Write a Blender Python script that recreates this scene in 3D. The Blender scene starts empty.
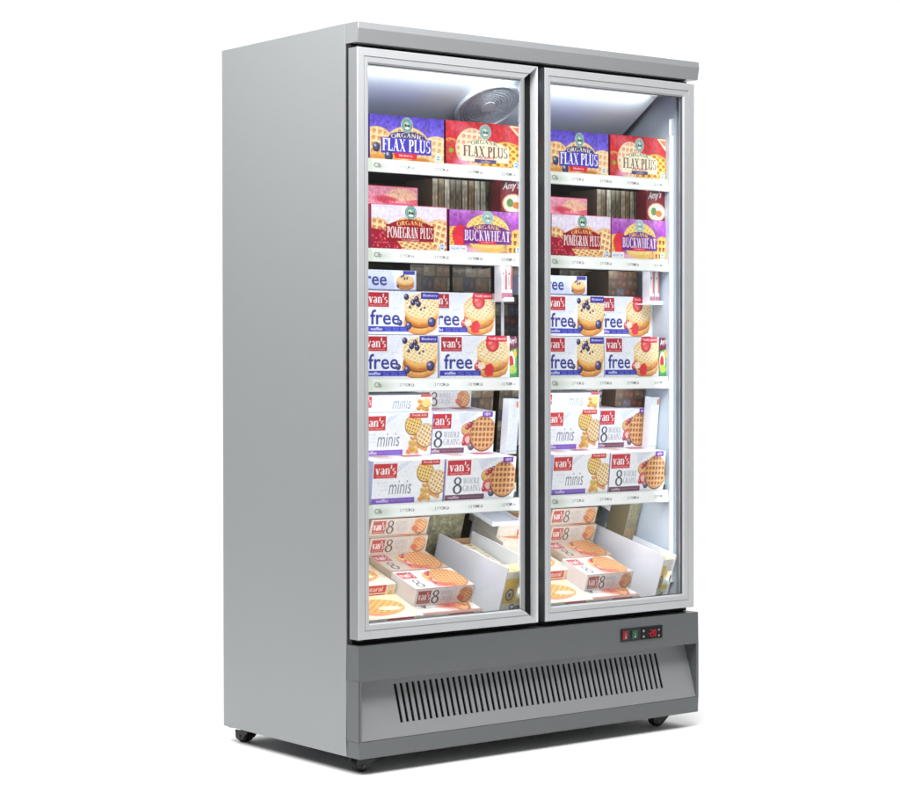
import bpy, bmesh, math, random
import numpy as np
random.seed(7); rng = np.random.default_rng(11)
R = math.radians
scene = bpy.context.scene
col = scene.collection

# ------------------------------------------------------------------ colours
def lin(c):
    c = np.asarray(c, float)/255.0
    return np.where(c <= .04045, c/12.92, ((c+.055)/1.055)**2.4)
def L4(*c):
    v = lin(c); return (float(v[0]), float(v[1]), float(v[2]), 1)

# ------------------------------------------------------------------ materials
def mat(name, base, rough=.5, metal=0.0, noise=0.0, nscale=40, bump=0.0, stretch=(1, 1, 1), attr=None, coat=0.0, spec=.5):
    m = bpy.data.materials.new(name); m.use_nodes = True
    nt = m.node_tree; N = nt.nodes; b = N['Principled BSDF']
    b.inputs['Base Color'].default_value = base
    b.inputs['Roughness'].default_value = rough
    b.inputs['Metallic'].default_value = metal
    b.inputs['Coat Weight'].default_value = coat
    b.inputs['Specular IOR Level'].default_value = spec
    src = None
    if attr:
        a = N.new('ShaderNodeAttribute'); a.attribute_name = attr; src = a.outputs['Color']
        nt.links.new(src, b.inputs['Base Color'])
    if noise or bump:
        tc = N.new('ShaderNodeTexCoord'); mp = N.new('ShaderNodeMapping'); mp.inputs['Scale'].default_value = stretch
        nz = N.new('ShaderNodeTexNoise'); nz.inputs['Scale'].default_value = nscale; nz.inputs['Detail'].default_value = 4
        nt.links.new(tc.outputs['Object'], mp.inputs['Vector']); nt.links.new(mp.outputs[0], nz.inputs['Vector'])
        if noise:
            mx = N.new('ShaderNodeMix'); mx.data_type = 'RGBA'; mx.blend_type = 'MULTIPLY'; mx.inputs[0].default_value = 1
            cr = N.new('ShaderNodeMapRange'); cr.inputs[3].default_value = 1-noise; cr.inputs[4].default_value = 1+noise
            nt.links.new(nz.outputs['Fac'], cr.inputs[0])
            if src: nt.links.new(src, mx.inputs[6])
            else: mx.inputs[6].default_value = base
            nt.links.new(cr.outputs[0], mx.inputs[7]); nt.links.new(mx.outputs[2], b.inputs['Base Color'])
            rr = N.new('ShaderNodeMapRange'); rr.inputs[3].default_value = max(.03, rough-.06); rr.inputs[4].default_value = rough+.06
            nt.links.new(nz.outputs['Fac'], rr.inputs[0]); nt.links.new(rr.outputs[0], b.inputs['Roughness'])
        if bump:
            bp = N.new('ShaderNodeBump'); bp.inputs['Strength'].default_value = bump; bp.inputs['Distance'].default_value = .001
            nt.links.new(nz.outputs['Fac'], bp.inputs['Height']); nt.links.new(bp.outputs[0], b.inputs['Normal'])
    return m
def emis(name, base, strength):
    m = bpy.data.materials.new(name); m.use_nodes = True
    b = m.node_tree.nodes['Principled BSDF']; b.inputs['Base Color'].default_value = base
    b.inputs['Emission Color'].default_value = base; b.inputs['Emission Strength'].default_value = strength
    return m
M = dict(
    edge=mat('grey_door_edge', L4(136, 138, 140), .45, .1, .03, 40),  # darker copy of the frame metal; offsets side light on the outer face
    grip=mat('lit_grip_wall', L4(240, 242, 244), .35, 0, .03, 40),  # grip channel wall whitened so that it looks lit
    seal_grey=mat('grey_seal', L4(128, 136, 148), .5, 0, .05, 40),
    side=mat('brushed_side_steel', L4(144, 147, 148), .5, .08, .03, 14, .04, (1, 1, 14)),
    fascia=mat('fascia_steel', L4(172, 174, 176), .38, .45, .03, 20, .03, (10, 1, 1)),
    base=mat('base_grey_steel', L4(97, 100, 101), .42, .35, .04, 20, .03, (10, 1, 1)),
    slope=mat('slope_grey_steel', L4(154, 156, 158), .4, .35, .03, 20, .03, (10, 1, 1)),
    alu=mat('anodised_aluminium', L4(184, 186, 188), .4, .15, .025, 30, .02, (1, 1, 1)),
    dark=mat('dark_door_edge', L4(70, 73, 76), .4, .2, .05, 40),
    black=mat('black_rubber', L4(8, 8, 9), .65, 0, .1, 60),
    hole=mat('black_void', L4(5, 5, 6), .9),
    liner=mat('pale_blue_liner', L4(186, 197, 209), .4, 0, .02, 8, .02),
    cover=mat('evaporator_cover_paint', L4(222, 232, 240), .6, 0, .03, 8, .02),
    grille=mat('fan_guard_plastic', L4(228, 236, 242), .7, 0, .03, 30),
    fanhole=mat('fan_guard_gaps', L4(212, 224, 235), .8),
    back=mat('olive_shade_backing', L4(96, 88, 68), .5, 0, .6, 14, .05, (1, 1, 3)),
    floorp=mat('olive_floor_panel', L4(140, 134, 108), .5, 0, .25, 60, .05),
    shelf=mat('shelf_steel', L4(96, 98, 124), .35, .5, .06, 30),
    print=mat('printed_card', (1, 1, 1, 1), .38, 0, .03, 30, .03, attr='print', coat=.1),
    white=mat('white_card', L4(236, 238, 246), .5, 0, .02, 20, .03),
    kraft=mat('kraft_card', L4(188, 152, 112), .7, 0, .12, 60, .05),
    plastic_b=mat('black_plastic', L4(9, 9, 10), .45, 0, .1, 60),
    castor_metal=mat('castor_steel', L4(70, 70, 72), .35, .8, .05, 60),
    led=emis('led_diffuser', (.92, .96, 1, 1), .45),
    lamp_end=mat('lamp_end_cap', L4(225, 232, 238), .4, 0, .02, 30),
    red=emis('red_rocker', L4(120, 8, 16), .06),
    green=emis('green_rocker', L4(10, 70, 40), .15),
    digits=emis('red_digits', L4(205, 16, 36), .2),
    key=mat('grey_key_print', L4(150, 155, 155), .5),
    bottle=mat('dark_green_bottle', L4(24, 52, 30), .15, 0, .05, 40, coat=.4),
    cap=mat('bottle_cap_black', L4(20, 20, 20), .4),
    bottle_label=mat('bottle_paper_label', L4(200, 205, 170), .6, 0, .05, 40),
)
def glass_mat():
    m = bpy.data.materials.new('door_glass'); m.use_nodes = True
    nt = m.node_tree; N = nt.nodes; N.remove(N['Principled BSDF'])
    t = N.new('ShaderNodeBsdfTransparent'); t.inputs[0].default_value = (.985, .99, .992, 1)
    g = N.new('ShaderNodeBsdfGlossy'); g.inputs['Roughness'].default_value = .02
    nz = N.new('ShaderNodeTexNoise'); nz.inputs['Scale'].default_value = 3
    mr = N.new('ShaderNodeMapRange'); mr.inputs[3].default_value = .015; mr.inputs[4].default_value = .04
    nt.links.new(nz.outputs['Fac'], mr.inputs[0]); nt.links.new(mr.outputs[0], g.inputs['Roughness'])
    lw = N.new('ShaderNodeLayerWeight'); lw.inputs[0].default_value = .5; pw = N.new('ShaderNodeMath'); pw.operation = 'POWER'; pw.inputs[1].default_value = 5; nt.links.new(lw.outputs['Facing'], pw.inputs[0])
    f = N.new('ShaderNodeMath'); f.operation = 'MULTIPLY_ADD'; f.inputs[1].default_value = .96; f.inputs[2].default_value = .035; nt.links.new(pw.outputs[0], f.inputs[0])
    x = N.new('ShaderNodeMixShader')
    nt.links.new(f.outputs[0], x.inputs[0]); nt.links.new(t.outputs[0], x.inputs[1]); nt.links.new(g.outputs[0], x.inputs[2])
    nt.links.new(x.outputs[0], N['Material Output'].inputs[0])
    return m
M['glass'] = glass_mat()
def floor_mat():
    m = bpy.data.materials.new('white_studio_floor'); m.use_nodes = True
    nt = m.node_tree; N = nt.nodes; b = N['Principled BSDF']
    nz = N.new('ShaderNodeTexNoise'); nz.inputs['Scale'].default_value = 3
    mr = N.new('ShaderNodeMapRange'); mr.inputs[3].default_value = .93; mr.inputs[4].default_value = .95
    nt.links.new(nz.outputs['Fac'], mr.inputs[0]); nt.links.new(mr.outputs[0], b.inputs['Base Color'])
    b.inputs['Roughness'].default_value = .8; b.inputs['Specular IOR Level'].default_value = .1
    return m
M['floor'] = floor_mat(); M['unseen_floor'] = mat('unseen_floor_grey', L4(105, 105, 106), .6, 0, .06, 4)

# ------------------------------------------------------------------ mesh builder
class MB:
    def __init__(s): s.v = []; s.f = []; s.mi = []
    def quad(s, a, b, c, d, m=0):
        n = len(s.v); s.v += [a, b, c, d]; s.f.append((n, n+1, n+2, n+3)); s.mi.append(m)
    def poly(s, pts, m=0):
        n = len(s.v); s.v += list(pts); s.f.append(tuple(range(n, n+len(pts)))); s.mi.append(m)
    def box(s, x0, x1, y0, y1, z0, z1, m=0):
        n = len(s.v)
        s.v += [(x0,y0,z0),(x1,y0,z0),(x1,y1,z0),(x0,y1,z0),(x0,y0,z1),(x1,y0,z1),(x1,y1,z1),(x0,y1,z1)]
        for q in ((0,3,2,1),(4,5,6,7),(0,1,5,4),(1,2,6,5),(2,3,7,6),(3,0,4,7)):
            s.f.append(tuple(n+i for i in q)); s.mi.append(m)
    def prism_x(s, prof, x0, x1, m=0):          # profile of (y,z) points extruded along x
        k = len(prof); n = len(s.v)
        s.v += [(x0, y, z) for y, z in prof] + [(x1, y, z) for y, z in prof]
        for i in range(k):
            j = (i+1) % k; s.f.append((n+i, n+j, n+k+j, n+k+i)); s.mi.append(m)
        s.f.append(tuple(n+i for i in range(k))[::-1]); s.mi.append(m)
        s.f.append(tuple(n+k+i for i in range(k))); s.mi.append(m)
    def cyl(s, c, r, h, axis='z', seg=24, m=0, r2=None):
        r2 = r if r2 is None else r2; n = len(s.v)
        for t, rr in ((0, r), (h, r2)):
            for i in range(seg):
                a = 2*math.pi*i/seg; p, q = rr*math.cos(a), rr*math.sin(a)
                if axis == 'z': s.v.append((c[0]+p, c[1]+q, c[2]+t))
                elif axis == 'x': s.v.append((c[0]+t, c[1]+p, c[2]+q))
                else: s.v.append((c[0]+p, c[1]+t, c[2]+q))
        for i in range(seg):
            j = (i+1) % seg; s.f.append((n+i, n+j, n+seg+j, n+seg+i)); s.mi.append(m)
        s.f.append(tuple(n+i for i in range(seg))[::-1]); s.mi.append(m)
        s.f.append(tuple(n+seg+i for i in range(seg))); s.mi.append(m)
    def build(s, name, mats, parent=None, bevel=0, recalc=True, smooth=False):
        me = bpy.data.meshes.new(name); me.from_pydata([tuple(map(float, p)) for p in s.v], [], s.f)
        for mm in (mats if isinstance(mats, (list, tuple)) else [mats]): me.materials.append(mm)
        me.polygons.foreach_set('material_index', s.mi)
        if recalc:
            bm = bmesh.new(); bm.from_mesh(me); bmesh.ops.remove_doubles(bm, verts=bm.verts, dist=1e-6)
            bmesh.ops.recalc_face_normals(bm, faces=bm.faces); bm.to_mesh(me); bm.free()
        if smooth:
            for p in me.polygons: p.use_smooth = True
        o = bpy.data.objects.new(name, me); col.objects.link(o)
        if parent: o.parent = parent
        if bevel:
            b = o.modifiers.new('bevel', 'BEVEL'); b.width = bevel; b.segments = 2; b.limit_method = 'ANGLE'; b.angle_limit = R(40)
        return o
def tag(o, label=None, cat=None, group=None, kind=None):
    if label: o['label'] = label
    if cat: o['category'] = cat
    if group: o['group'] = group
    if kind: o['kind'] = kind
    return o

# ------------------------------------------------------------------ print artwork (painted as vertex colour on a fine grid)
SS = 2
class Art:
    def __init__(s, w, h, bg=(248, 249, 252)):
        s.w, s.h = w, h; s.a = np.zeros((h*SS, w*SS, 3)); s.a[:] = bg
        yy, xx = np.mgrid[0:h*SS, 0:w*SS]; s.X = (xx+.5)/SS; s.Y = (yy+.5)/SS
    def put(s, mask, c, al=1.0):
        m = (mask*al)[..., None]; s.a = s.a*(1-m)+np.asarray(c, float)*m
    def rect(s, x0, y0, x1, y1, c, al=1): s.put(((s.X >= x0)&(s.X < x1)&(s.Y >= y0)&(s.Y < y1)).astype(float), c, al)
    def ell(s, cx, cy, rx, ry, c, al=1, ang=0, soft=0):
        ca, sa = math.cos(ang), math.sin(ang); u = (s.X-cx)*ca+(s.Y-cy)*sa; v = -(s.X-cx)*sa+(s.Y-cy)*ca
        d = np.sqrt((u/rx)**2+(v/ry)**2)
        s.put(np.clip((1-d)/soft, 0, 1) if soft else (d < 1).astype(float), c, al)
    def grad(s, x0, y0, x1, y1, ca, cb, al=1):
        t = np.clip((s.Y-y0)/max(1e-3, y1-y0), 0, 1)[..., None]; m = (((s.X >= x0)&(s.X < x1)&(s.Y >= y0)&(s.Y < y1))*al)[..., None]
        s.a = s.a*(1-m)+(np.asarray(ca, float)*(1-t)+np.asarray(cb, float)*t)*m
    def pmask(s, pts, out=None):
        p = np.asarray(pts, float); x0, y0 = p.min(0); x1, y1 = p.max(0)
        i0, i1 = max(0, int(y0*SS)-1), min(s.h*SS, int(y1*SS)+2); j0, j1 = max(0, int(x0*SS)-1), min(s.w*SS, int(x1*SS)+2)
        if out is None: out = np.zeros((s.h*SS, s.w*SS))
        if i0 >= i1 or j0 >= j1: return out
        X = s.X[i0:i1, j0:j1]; Y = s.Y[i0:i1, j0:j1]; ins = np.zeros(X.shape, bool); n = len(p)
        for i in range(n):
            xa, ya = p[i]; xb, yb = p[(i+1) % n]
            if ya == yb: continue
            c = ((ya > Y) != (yb > Y)) & (X < (xb-xa)*(Y-ya)/(yb-ya)+xa); ins ^= c
        out[i0:i1, j0:j1] = np.maximum(out[i0:i1, j0:j1], ins); return out
    def poly(s, pts, c, al=1): s.put(s.pmask(pts), c, al)
    def noise(s, amt, blk=3, mask=None):
        h, w = s.a.shape[:2]; n = rng.normal(0, 1, (h//(blk*SS)+2, w//(blk*SS)+2))
        n = np.repeat(np.repeat(n, blk*SS, 0), blk*SS, 1)[:h, :w]
        k = blk*SS; c = np.cumsum(np.pad(n, ((k, 0), (0, 0)), mode='edge'), 0); n = (c[k:]-c[:-k])/k
        c = np.cumsum(np.pad(n, ((0, 0), (k, 0)), mode='edge'), 1); n = (c[:, k:]-c[:, :-k])/k
        f = 1+amt*n
        if mask is not None: f = 1+(f-1)*mask
        s.a = np.clip(s.a*f[..., None], 0, 255)
    def waffle(s, cx, cy, rx, ry, ang=0, cell=9, light=(240, 196, 120), dark=(176, 104, 44), rim=1, sq=.62, al=1, shear=0):
        ca, sa = math.cos(ang), math.sin(ang); dx = s.X-cx; dy = s.Y-cy
        d = np.sqrt((dx/rx)**2+(dy/ry)**2); ins = (d < 1).astype(float)
        if rim: s.ell(cx, cy+1.2, rx+1.2, ry+1.5, tuple(np.array(dark)*.8), al)
        s.put(ins, light, al)
        s.put(ins*np.clip((d-.82)/.18, 0, 1), tuple(np.array(light)*.5+np.array(dark)*.5), .6*al)
        dyy = dy*(rx/ry)+shear*dx; u = (dx*ca+dyy*sa)/cell; v = (-dx*sa+dyy*ca)/cell
        fu, fv = u-np.floor(u), v-np.floor(v)
        hole = ((fu < sq)&(fv < sq)&(d < .93)).astype(float)
        s.put(hole, dark, al)
        s.put(hole*(fv > sq*.5)*(fu > sq*.3), tuple(np.array(dark)*.45+np.array(light)*.55), al*.75)
        s.put(ins*((fu > sq)&(fu < sq+.12) | (fv > sq)&(fv < sq+.12)), (255, 240, 200), .35*al)
    def berry(s, cx, cy, r, c, hl=(200, 205, 235)):
        s.ell(cx, cy, r, r, tuple(np.array(c)*.55)); s.ell(cx-.15*r, cy-.15*r, r*.8, r*.8, c); s.ell(cx-.3*r, cy-.35*r, r*.35, r*.3, hl, .8)
    def final(s):
        h, w = s.h, s.w; s.a = s.a*.95+12; return lin(s.a.reshape(h, SS, w, SS, 3).mean((1, 3)))  # every print lifted towards white to stand for milky haze inside
# ---- lettering: a serif stroke alphabet and Blender's own built-in sans
TK, TN = .19, .07
def arc(cx, cy, rx, ry, a0, a1, n=14, tk=TK, tn=TN):
    out = []
    for i in range(n):
        ps = []
        for a in (a0+(a1-a0)*i/n, a0+(a1-a0)*(i+1)/n):
            a = R(a); w = tn+(tk-tn)*abs(math.cos(a))**1.5; ps.append((cx+rx*math.cos(a), cy+ry*math.sin(a), w, math.cos(a), math.sin(a)))
        (x, y, w, c, q), (x2, y2, w2, c2, q2) = ps
        out.append([(x-c*w/2, y-q*w/2), (x+c*w/2, y+q*w/2), (x2+c2*w2/2, y2+q2*w2/2), (x2-c2*w2/2, y2-q2*w2/2)])
    return out
def ln(x0, y0, x1, y1, w):
    if abs(y1-y0) < 1e-6: return [[(x0, y0-w/2), (x1, y0-w/2), (x1, y0+w/2), (x0, y0+w/2)]]
    return [[(x0-w/2, y0), (x0+w/2, y0), (x1+w/2, y1), (x1-w/2, y1)]]
def sf(x, y, l=.17): return ln(x-l, y+(.03 if y < .5 else -.03), x+l, y+(.03 if y < .5 else -.03), .06)
def V(x, w=TK): return ln(x, 0, x, 1, w)+sf(x, 0)+sf(x, 1)
G = {
 'F': (.62, V(.17)+ln(.17, .965, .56, .965, .07)+ln(.17, .52, .44, .52, .06)+ln(.55, .78, .55, 1, .05)+ln(.44, .4, .44, .64, .05)),
 'E': (.66, V(.17)+ln(.17, .965, .58, .965, .07)+ln(.17, .52, .44, .52, .06)+ln(.17, .035, .6, .035, .07)+ln(.57, .78, .57, 1, .05)+ln(.6, 0, .6, .24, .05)+ln(.44, .4, .44, .64, .05)),
 'L': (.62, V(.17)+ln(.17, .035, .58, .035, .07)+ln(.57, 0, .57, .26, .05)),
 'A': (.78, ln(.14, 0, .38, 1, .07)+ln(.6, 0, .38, 1, TK)+ln(.24, .34, .54, .34, .06)+sf(.13, 0, .12)+sf(.62, 0, .14)),
 'X': (.78, ln(.62, 0, .14, 1, TK)+ln(.14, 0, .62, 1, .07)+sf(.14, 0, .12)+sf(.62, 0, .13)+sf(.14, 1, .13)+sf(.62, 1, .12)),
 'P': (.66, V(.17)+arc(.3, .74, .22, .23, -90, 90)+ln(.17, .97, .32, .97, .06)+ln(.17, .51, .32, .51, .06)),
 'R': (.74, V(.17)+arc(.3, .75, .2, .22, -90, 90)+ln(.17, .97, .32, .97, .06)+ln(.17, .53, .32, .53, .06)+ln(.62, 0, .36, .52, TK)+sf(.64, 0, .1)),
 'B': (.68, V(.17)+arc(.3, .75, .18, .22, -90, 90)+arc(.3, .27, .24, .24, -90, 90)+ln(.17, .97, .32, .97, .06)+ln(.17, .52, .32, .52, .06)+ln(.17, .03, .32, .03, .06)),
 'U': (.8, ln(.17, .25, .17, 1, TK)+ln(.62, .25, .62, 1, .08)+arc(.395, .27, .225, .25, 180, 360)+sf(.17, 1)+sf(.62, 1, .13)),
 'S': (.58, arc(.28, .74, .19, .23, 40, 250, tk=.13)+arc(.28, .27, .2, .24, -130, 80, tk=.17)+ln(.44, .74, .44, .97, .05)+ln(.09, .03, .09, .28, .05)),
 'O': (.82, arc(.4, .5, .3, .48, 0, 360, 22)),
 'G': (.8, arc(.4, .5, .3, .48, 45, 330, 22)+ln(.63, .05, .63, .42, .14)+sf(.63, .40, .12)),
 'C': (.74, arc(.4, .5, .3, .48, 45, 315, 22)+ln(.62, .7, .62, .97, .05)),
 'M': (.98, ln(.13, 0, .13, 1, .08)+ln(.47, .05, .13, 1, TK)+ln(.47, .05, .78, 1, .07)+ln(.78, 0, .78, 1, TK)+sf(.13, 0, .12)+sf(.8, 0)+sf(.11, 1, .1)+sf(.8, 1)),
 'N': (.82, ln(.13, 0, .13, 1, .08)+ln(.62, 0, .13, 1, TK)+ln(.62, 0, .62, 1, .08)+sf(.13, 0, .12)+sf(.1, 1, .1)+sf(.64, 1, .12)),
 'K': (.78, V(.17)+ln(.2, .45, .6, 1, .08)+ln(.64, 0, .34, .6, TK)+sf(.64, 0, .12)+sf(.6, 1, .13)),
 'W': (1.08, ln(.32, 0, .12, 1, TK)+ln(.32, 0, .52, 1, .07)+ln(.72, 0, .52, 1, TK)+ln(.72, 0, .92, 1, .07)+sf(.12, 1, .14)+sf(.52, 1, .12)+sf(.92, 1, .1)),
 'H': (.82, V(.17)+V(.62)+ln(.17, .52, .62, .52, .06)),
 'T': (.7, ln(.33, 0, .33, 1, TK)+sf(.33, 0)+ln(.03, .965, .63, .965, .07)+ln(.04, .76, .04, 1, .05)+ln(.62, .76, .62, 1, .05)),
 'I': (.36, V(.17)),
 'v': (.6, ln(.28, 0, .1, .66, TK)+ln(.28, 0, .46, .66, .08)+sf(.1, .63, .13)+sf(.46, .63, .1)),
 'a': (.58, arc(.26, .17, .17, .16, 0, 360, 14, .16)+ln(.42, .0, .42, .5, TK)+arc(.27, .47, .15, .17, 0, 160, 8, .14)),
 'n': (.68, ln(.14, 0, .14, .64, TK)+ln(.5, 0, .5, .45, TK)+arc(.33, .45, .17, .17, 0, 150, 8, .14)+sf(.14, 0, .13)+sf(.5, 0, .13)+sf(.1, .63, .1)),
 "'": (.22, ln(.08, .62, .12, 1, .14)),
 's': (.48, arc(.23, .48, .14, .14, 40, 250, 9, .13)+arc(.23, .18, .15, .16, -130, 80, 9, .15)),
 '8': (.62, arc(.3, .76, .19, .2, 0, 360, 18, .12)+arc(.3, .27, .24, .25, 0, 360, 18, .14)),
 '&': (.62, arc(.3, .76, .15, .2, 0, 360, 18, .12)+arc(.28, .27, .22, .25, 0, 360, 18, .14)),
}
def serif(A, txt, x0, x1, y0, y1, c, al=1, arch=0, weight=1):
    tot = sum(G[ch][0] if ch in G else .35 for ch in txt); sx = (x1-x0)/tot; H = y1-y0; x = x0; m = None
    for ch in txt:
        if ch not in G: x += .35*sx; continue
        adv, ps = G[ch]; t = ((x+adv*sx/2)-(x0+x1)/2)/((x1-x0)/2); dy = arch*t*t
        for p in ps: m = A.pmask([(x+px*sx, y1+dy-py*H) for px, py in p], m)
        x += adv*sx
    if m is not None: A.put(m, c, al)
_tc = {}
def sans(A, txt, x0, x1, y0, y1, c, al=1, slant=0, bold=0, rise=0):
    key = (txt, bold)
    if key not in _tc:
        cu = bpy.data.curves.new('lettering', 'FONT'); cu.body = txt; cu.offset = bold; cu.resolution_u = 3
        ob = bpy.data.objects.new('lettering', cu); col.objects.link(ob)
        dg = bpy.context.evaluated_depsgraph_get(); me = bpy.data.meshes.new_from_object(ob.evaluated_get(dg))
        v = np.array([q.co[:2] for q in me.vertices]); f = [list(p.vertices) for p in me.polygons]
        bpy.data.objects.remove(ob); bpy.data.curves.remove(cu); bpy.data.meshes.remove(me); _tc[key] = (v, f)
    v, f = _tc[key]
    if len(v) == 0: return
    lo, hi = v.min(0), v.max(0); p = (v-lo)/(hi-lo); X = x0+p[:, 0]*(x1-x0)+slant*p[:, 1]*(y1-y0); Y = y1-p[:, 1]*(y1-y0)-rise*p[:, 0]
    m = None
    for q in f: m = A.pmask([(X[i], Y[i]) for i in q], m)
    A.put(m, c, al)
def emblem(A, cx, cy, r, pale=0):
    k = lambda c: tuple(np.array(c)*(1-pale)+np.array((205, 232, 235))*pale)
    A.ell(cx, cy, r, r, k((225, 235, 215))); A.ell(cx, cy, r*.93, r*.93, k((58, 110, 104)))
    for i in range(16):
        a = i*2*math.pi/16
        A.ell(cx+r*.77*math.cos(a), cy+r*.77*math.sin(a), r*.09, r*.1, (225, 240, 225), .85)
    A.ell(cx, cy, r*.6, r*.6, k((110, 180, 190))); A.ell(cx-.1*r, cy-.1*r, r*.36, r*.28, k((235, 225, 165)))
    A.ell(cx-.22*r, cy+.02*r, r*.16, r*.22, k((50, 70, 40))); A.ell(cx+.22*r, cy+.12*r, r*.28, r*.2, k((40, 50, 44)))
    A.ell(cx+.05*r, cy+.38*r, r*.4, r*.18, k((240, 240, 225)))
def seal(A, x, y, r=7): A.ell(x, y, r, r, (240, 245, 250)); A.ell(x, y, r*.7, r*.7, (120, 165, 205)); A.rect(x-r*.6, y-1, x+r*.6, y+1, (235, 242, 250))
def arch_panel(A, x0, x1, y0, y1, c, bump=10):
    xs = np.linspace(x0+8, x1-8, 14); top = [(x, y0-bump*(1-((x-(x0+x1)/2)/((x1-x0)/2-8))**2)) for x in xs]
    A.poly([(x0, y1), (x0, y0)]+top+[(x1, y0), (x1, y1)], c)
RED = (186, 30, 44)
def logo(A, x0, y0, x1, y1, c=RED, skew=0, al=1):
    A.poly([(x0, y0), (x1, y0+skew), (x1, y1+skew), (x0, y1)], c, al)
    w = x1-x0; h = y1-y0
    serif(A, "van's", x0+.08*w, x1-.05*w, y0+.10*h, y0+.95*h-.22*h+skew*.5, (255, 252, 250), al)
    sans(A, "natural foods", x0+.12*w, x1-.1*w, y1-.2*h+skew*.5, y1-.07*h+skew*.5, (255, 225, 210), .8*al)
def small(A, x0, x1, y, c, h=2.2, al=.6, txt='wheat and gluten free'): sans(A, txt, x0, x1, y, y+h, c, al)

def art_flax_purple():
    A = Art(200, 96, (98, 78, 200)); A.grad(0, 0, 200, 45, (84, 66, 190), (118, 100, 218)); A.noise(.13, 5)
    A.waffle(18, 74, 52, 48, .1, 15, (250, 214, 150), (214, 140, 84)); A.waffle(100, 72, 66, 50, .05, 14, (252, 220, 160), (205, 140, 90))
    A.waffle(180, 92, 58, 54, .08, 15, (252, 222, 170), (222, 160, 120))
    A.ell(40, 92, 60, 12, (222, 150, 62), 1, .1, .5); A.ell(130, 94, 42, 11, (196, 116, 36), 1, -.1, .5)
    A.poly([(46, 50), (56, 38), (80, 33), (120, 33), (144, 38), (154, 50)], (60, 54, 120)); emblem(A, 99, 19, 16)
    A.rect(29, 47, 165, 80, (64, 54, 180)); serif(A, 'ORGANIC', 56, 144, 36, 45, (240, 232, 200), 1, 4); serif(A, 'FLAX PLUS', 33, 163, 49, 75, (250, 250, 255))
    A.poly([(63, 78), (128, 78), (124, 90), (67, 90)], (220, 34, 52)); sans(A, 'blueberry', 78, 114, 81, 87, (255, 240, 240), 1, 0, .02)
    A.berry(17, 69, 10, (66, 74, 110)); A.berry(50, 86, 11, (60, 68, 104)); seal(A, 184, 84); A.noise(.05, 2)
    A.rect(0, 0, 200, 1.2, (120, 60, 50)); return A
def art_flax_red():
    A = Art(200, 96, (206, 42, 52)); A.noise(.1, 5); A.ell(52, 20, 60, 22, (240, 130, 150), .6, .3, .9)
    A.waffle(12, 62, 30, 24, .6, 12, (246, 200, 90), (190, 110, 30)); A.ell(20, 70, 50, 32, (196, 30, 50), .8, .2, .3)
    A.waffle(70, 56, 44, 42, .05, 14, (252, 232, 190), (236, 150, 130)); A.waffle(160, 84, 66, 46, .75, 15, (250, 196, 66), (168, 84, 16))
    A.ell(45, 86, 34, 14, (240, 160, 200), .9, -.2, .8); A.ell(14, 64, 6, 5, (140, 170, 40))
    arch_panel(A, 42, 168, 50, 84, (250, 244, 214), 12); emblem(A, 104, 20, 16, .25)
    serif(A, 'ORGANIC', 66, 142, 37, 46, (116, 128, 96), 1, 4); serif(A, 'FLAX PLUS', 46, 165, 51, 74, (112, 62, 50))
    sans(A, 'Red Berry', 78, 130, 73, 79, (210, 40, 70), 1, 0, .02); A.rect(76, 79, 134, 87, (84, 76, 120)); sans(A, 'waffles', 92, 118, 81, 85.5, (235, 225, 240))
    A.poly([(168, 2), (200, 2), (200, 30)], (248, 226, 180)); A.poly([(176, 5), (198, 6), (198, 20)], (214, 60, 40), .7); seal(A, 188, 86, 8); A.noise(.05, 2)
    A.rect(0, 0, 200, 1.2, (150, 40, 40)); return A
def art_pome(bg=(238, 226, 248)):
    A = Art(200, 96, bg); A.noise(.03, 6); small(A, 6, 54, 4, (170, 120, 150), 2.4, .7)
    A.waffle(16, 60, 34, 30, .1, 15, (250, 220, 160), (206, 120, 60)); A.waffle(106, 60, 56, 36, .15, 13, (248, 214, 150), (210, 140, 80))
    A.waffle(178, 84, 56, 56, .25, 14, (252, 222, 164), (205, 120, 70)); A.waffle(110, 104, 62, 32, .5, 13, (250, 214, 150), (196, 104, 50))
    A.poly([(0, 52), (30, 54), (55, 66), (80, 90), (76, 96), (0, 96)], (164, 10, 40))
    for i in range(60):
        x, y = rng.uniform(0, 74), rng.uniform(54, 96)
        if y > 54+max(0, x-36)*.9: A.berry(x, y, rng.uniform(2.5, 4.5), (206+rng.uniform(-30, 30), 24+rng.uniform(0, 30), 60), (250, 170, 190))
    emblem(A, 103, 16, 16); arch_panel(A, 38, 164, 42, 77, (150, 8, 24), 12)
    serif(A, 'ORGANIC', 66, 140, 33, 42, (248, 196, 110), 1, 4); serif(A, 'POMEGRAN PLUS', 41, 162, 47, 70, (255, 250, 250))
    sans(A, 'the antioxidant', 80, 124, 71, 76, (255, 220, 220)); seal(A, 186, 86, 8); A.noise(.05, 2)
    A.rect(0, 0, 200, 1.5, (196, 60, 80)); A.rect(198, 0, 200, 96, (186, 60, 90)); return A
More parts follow.
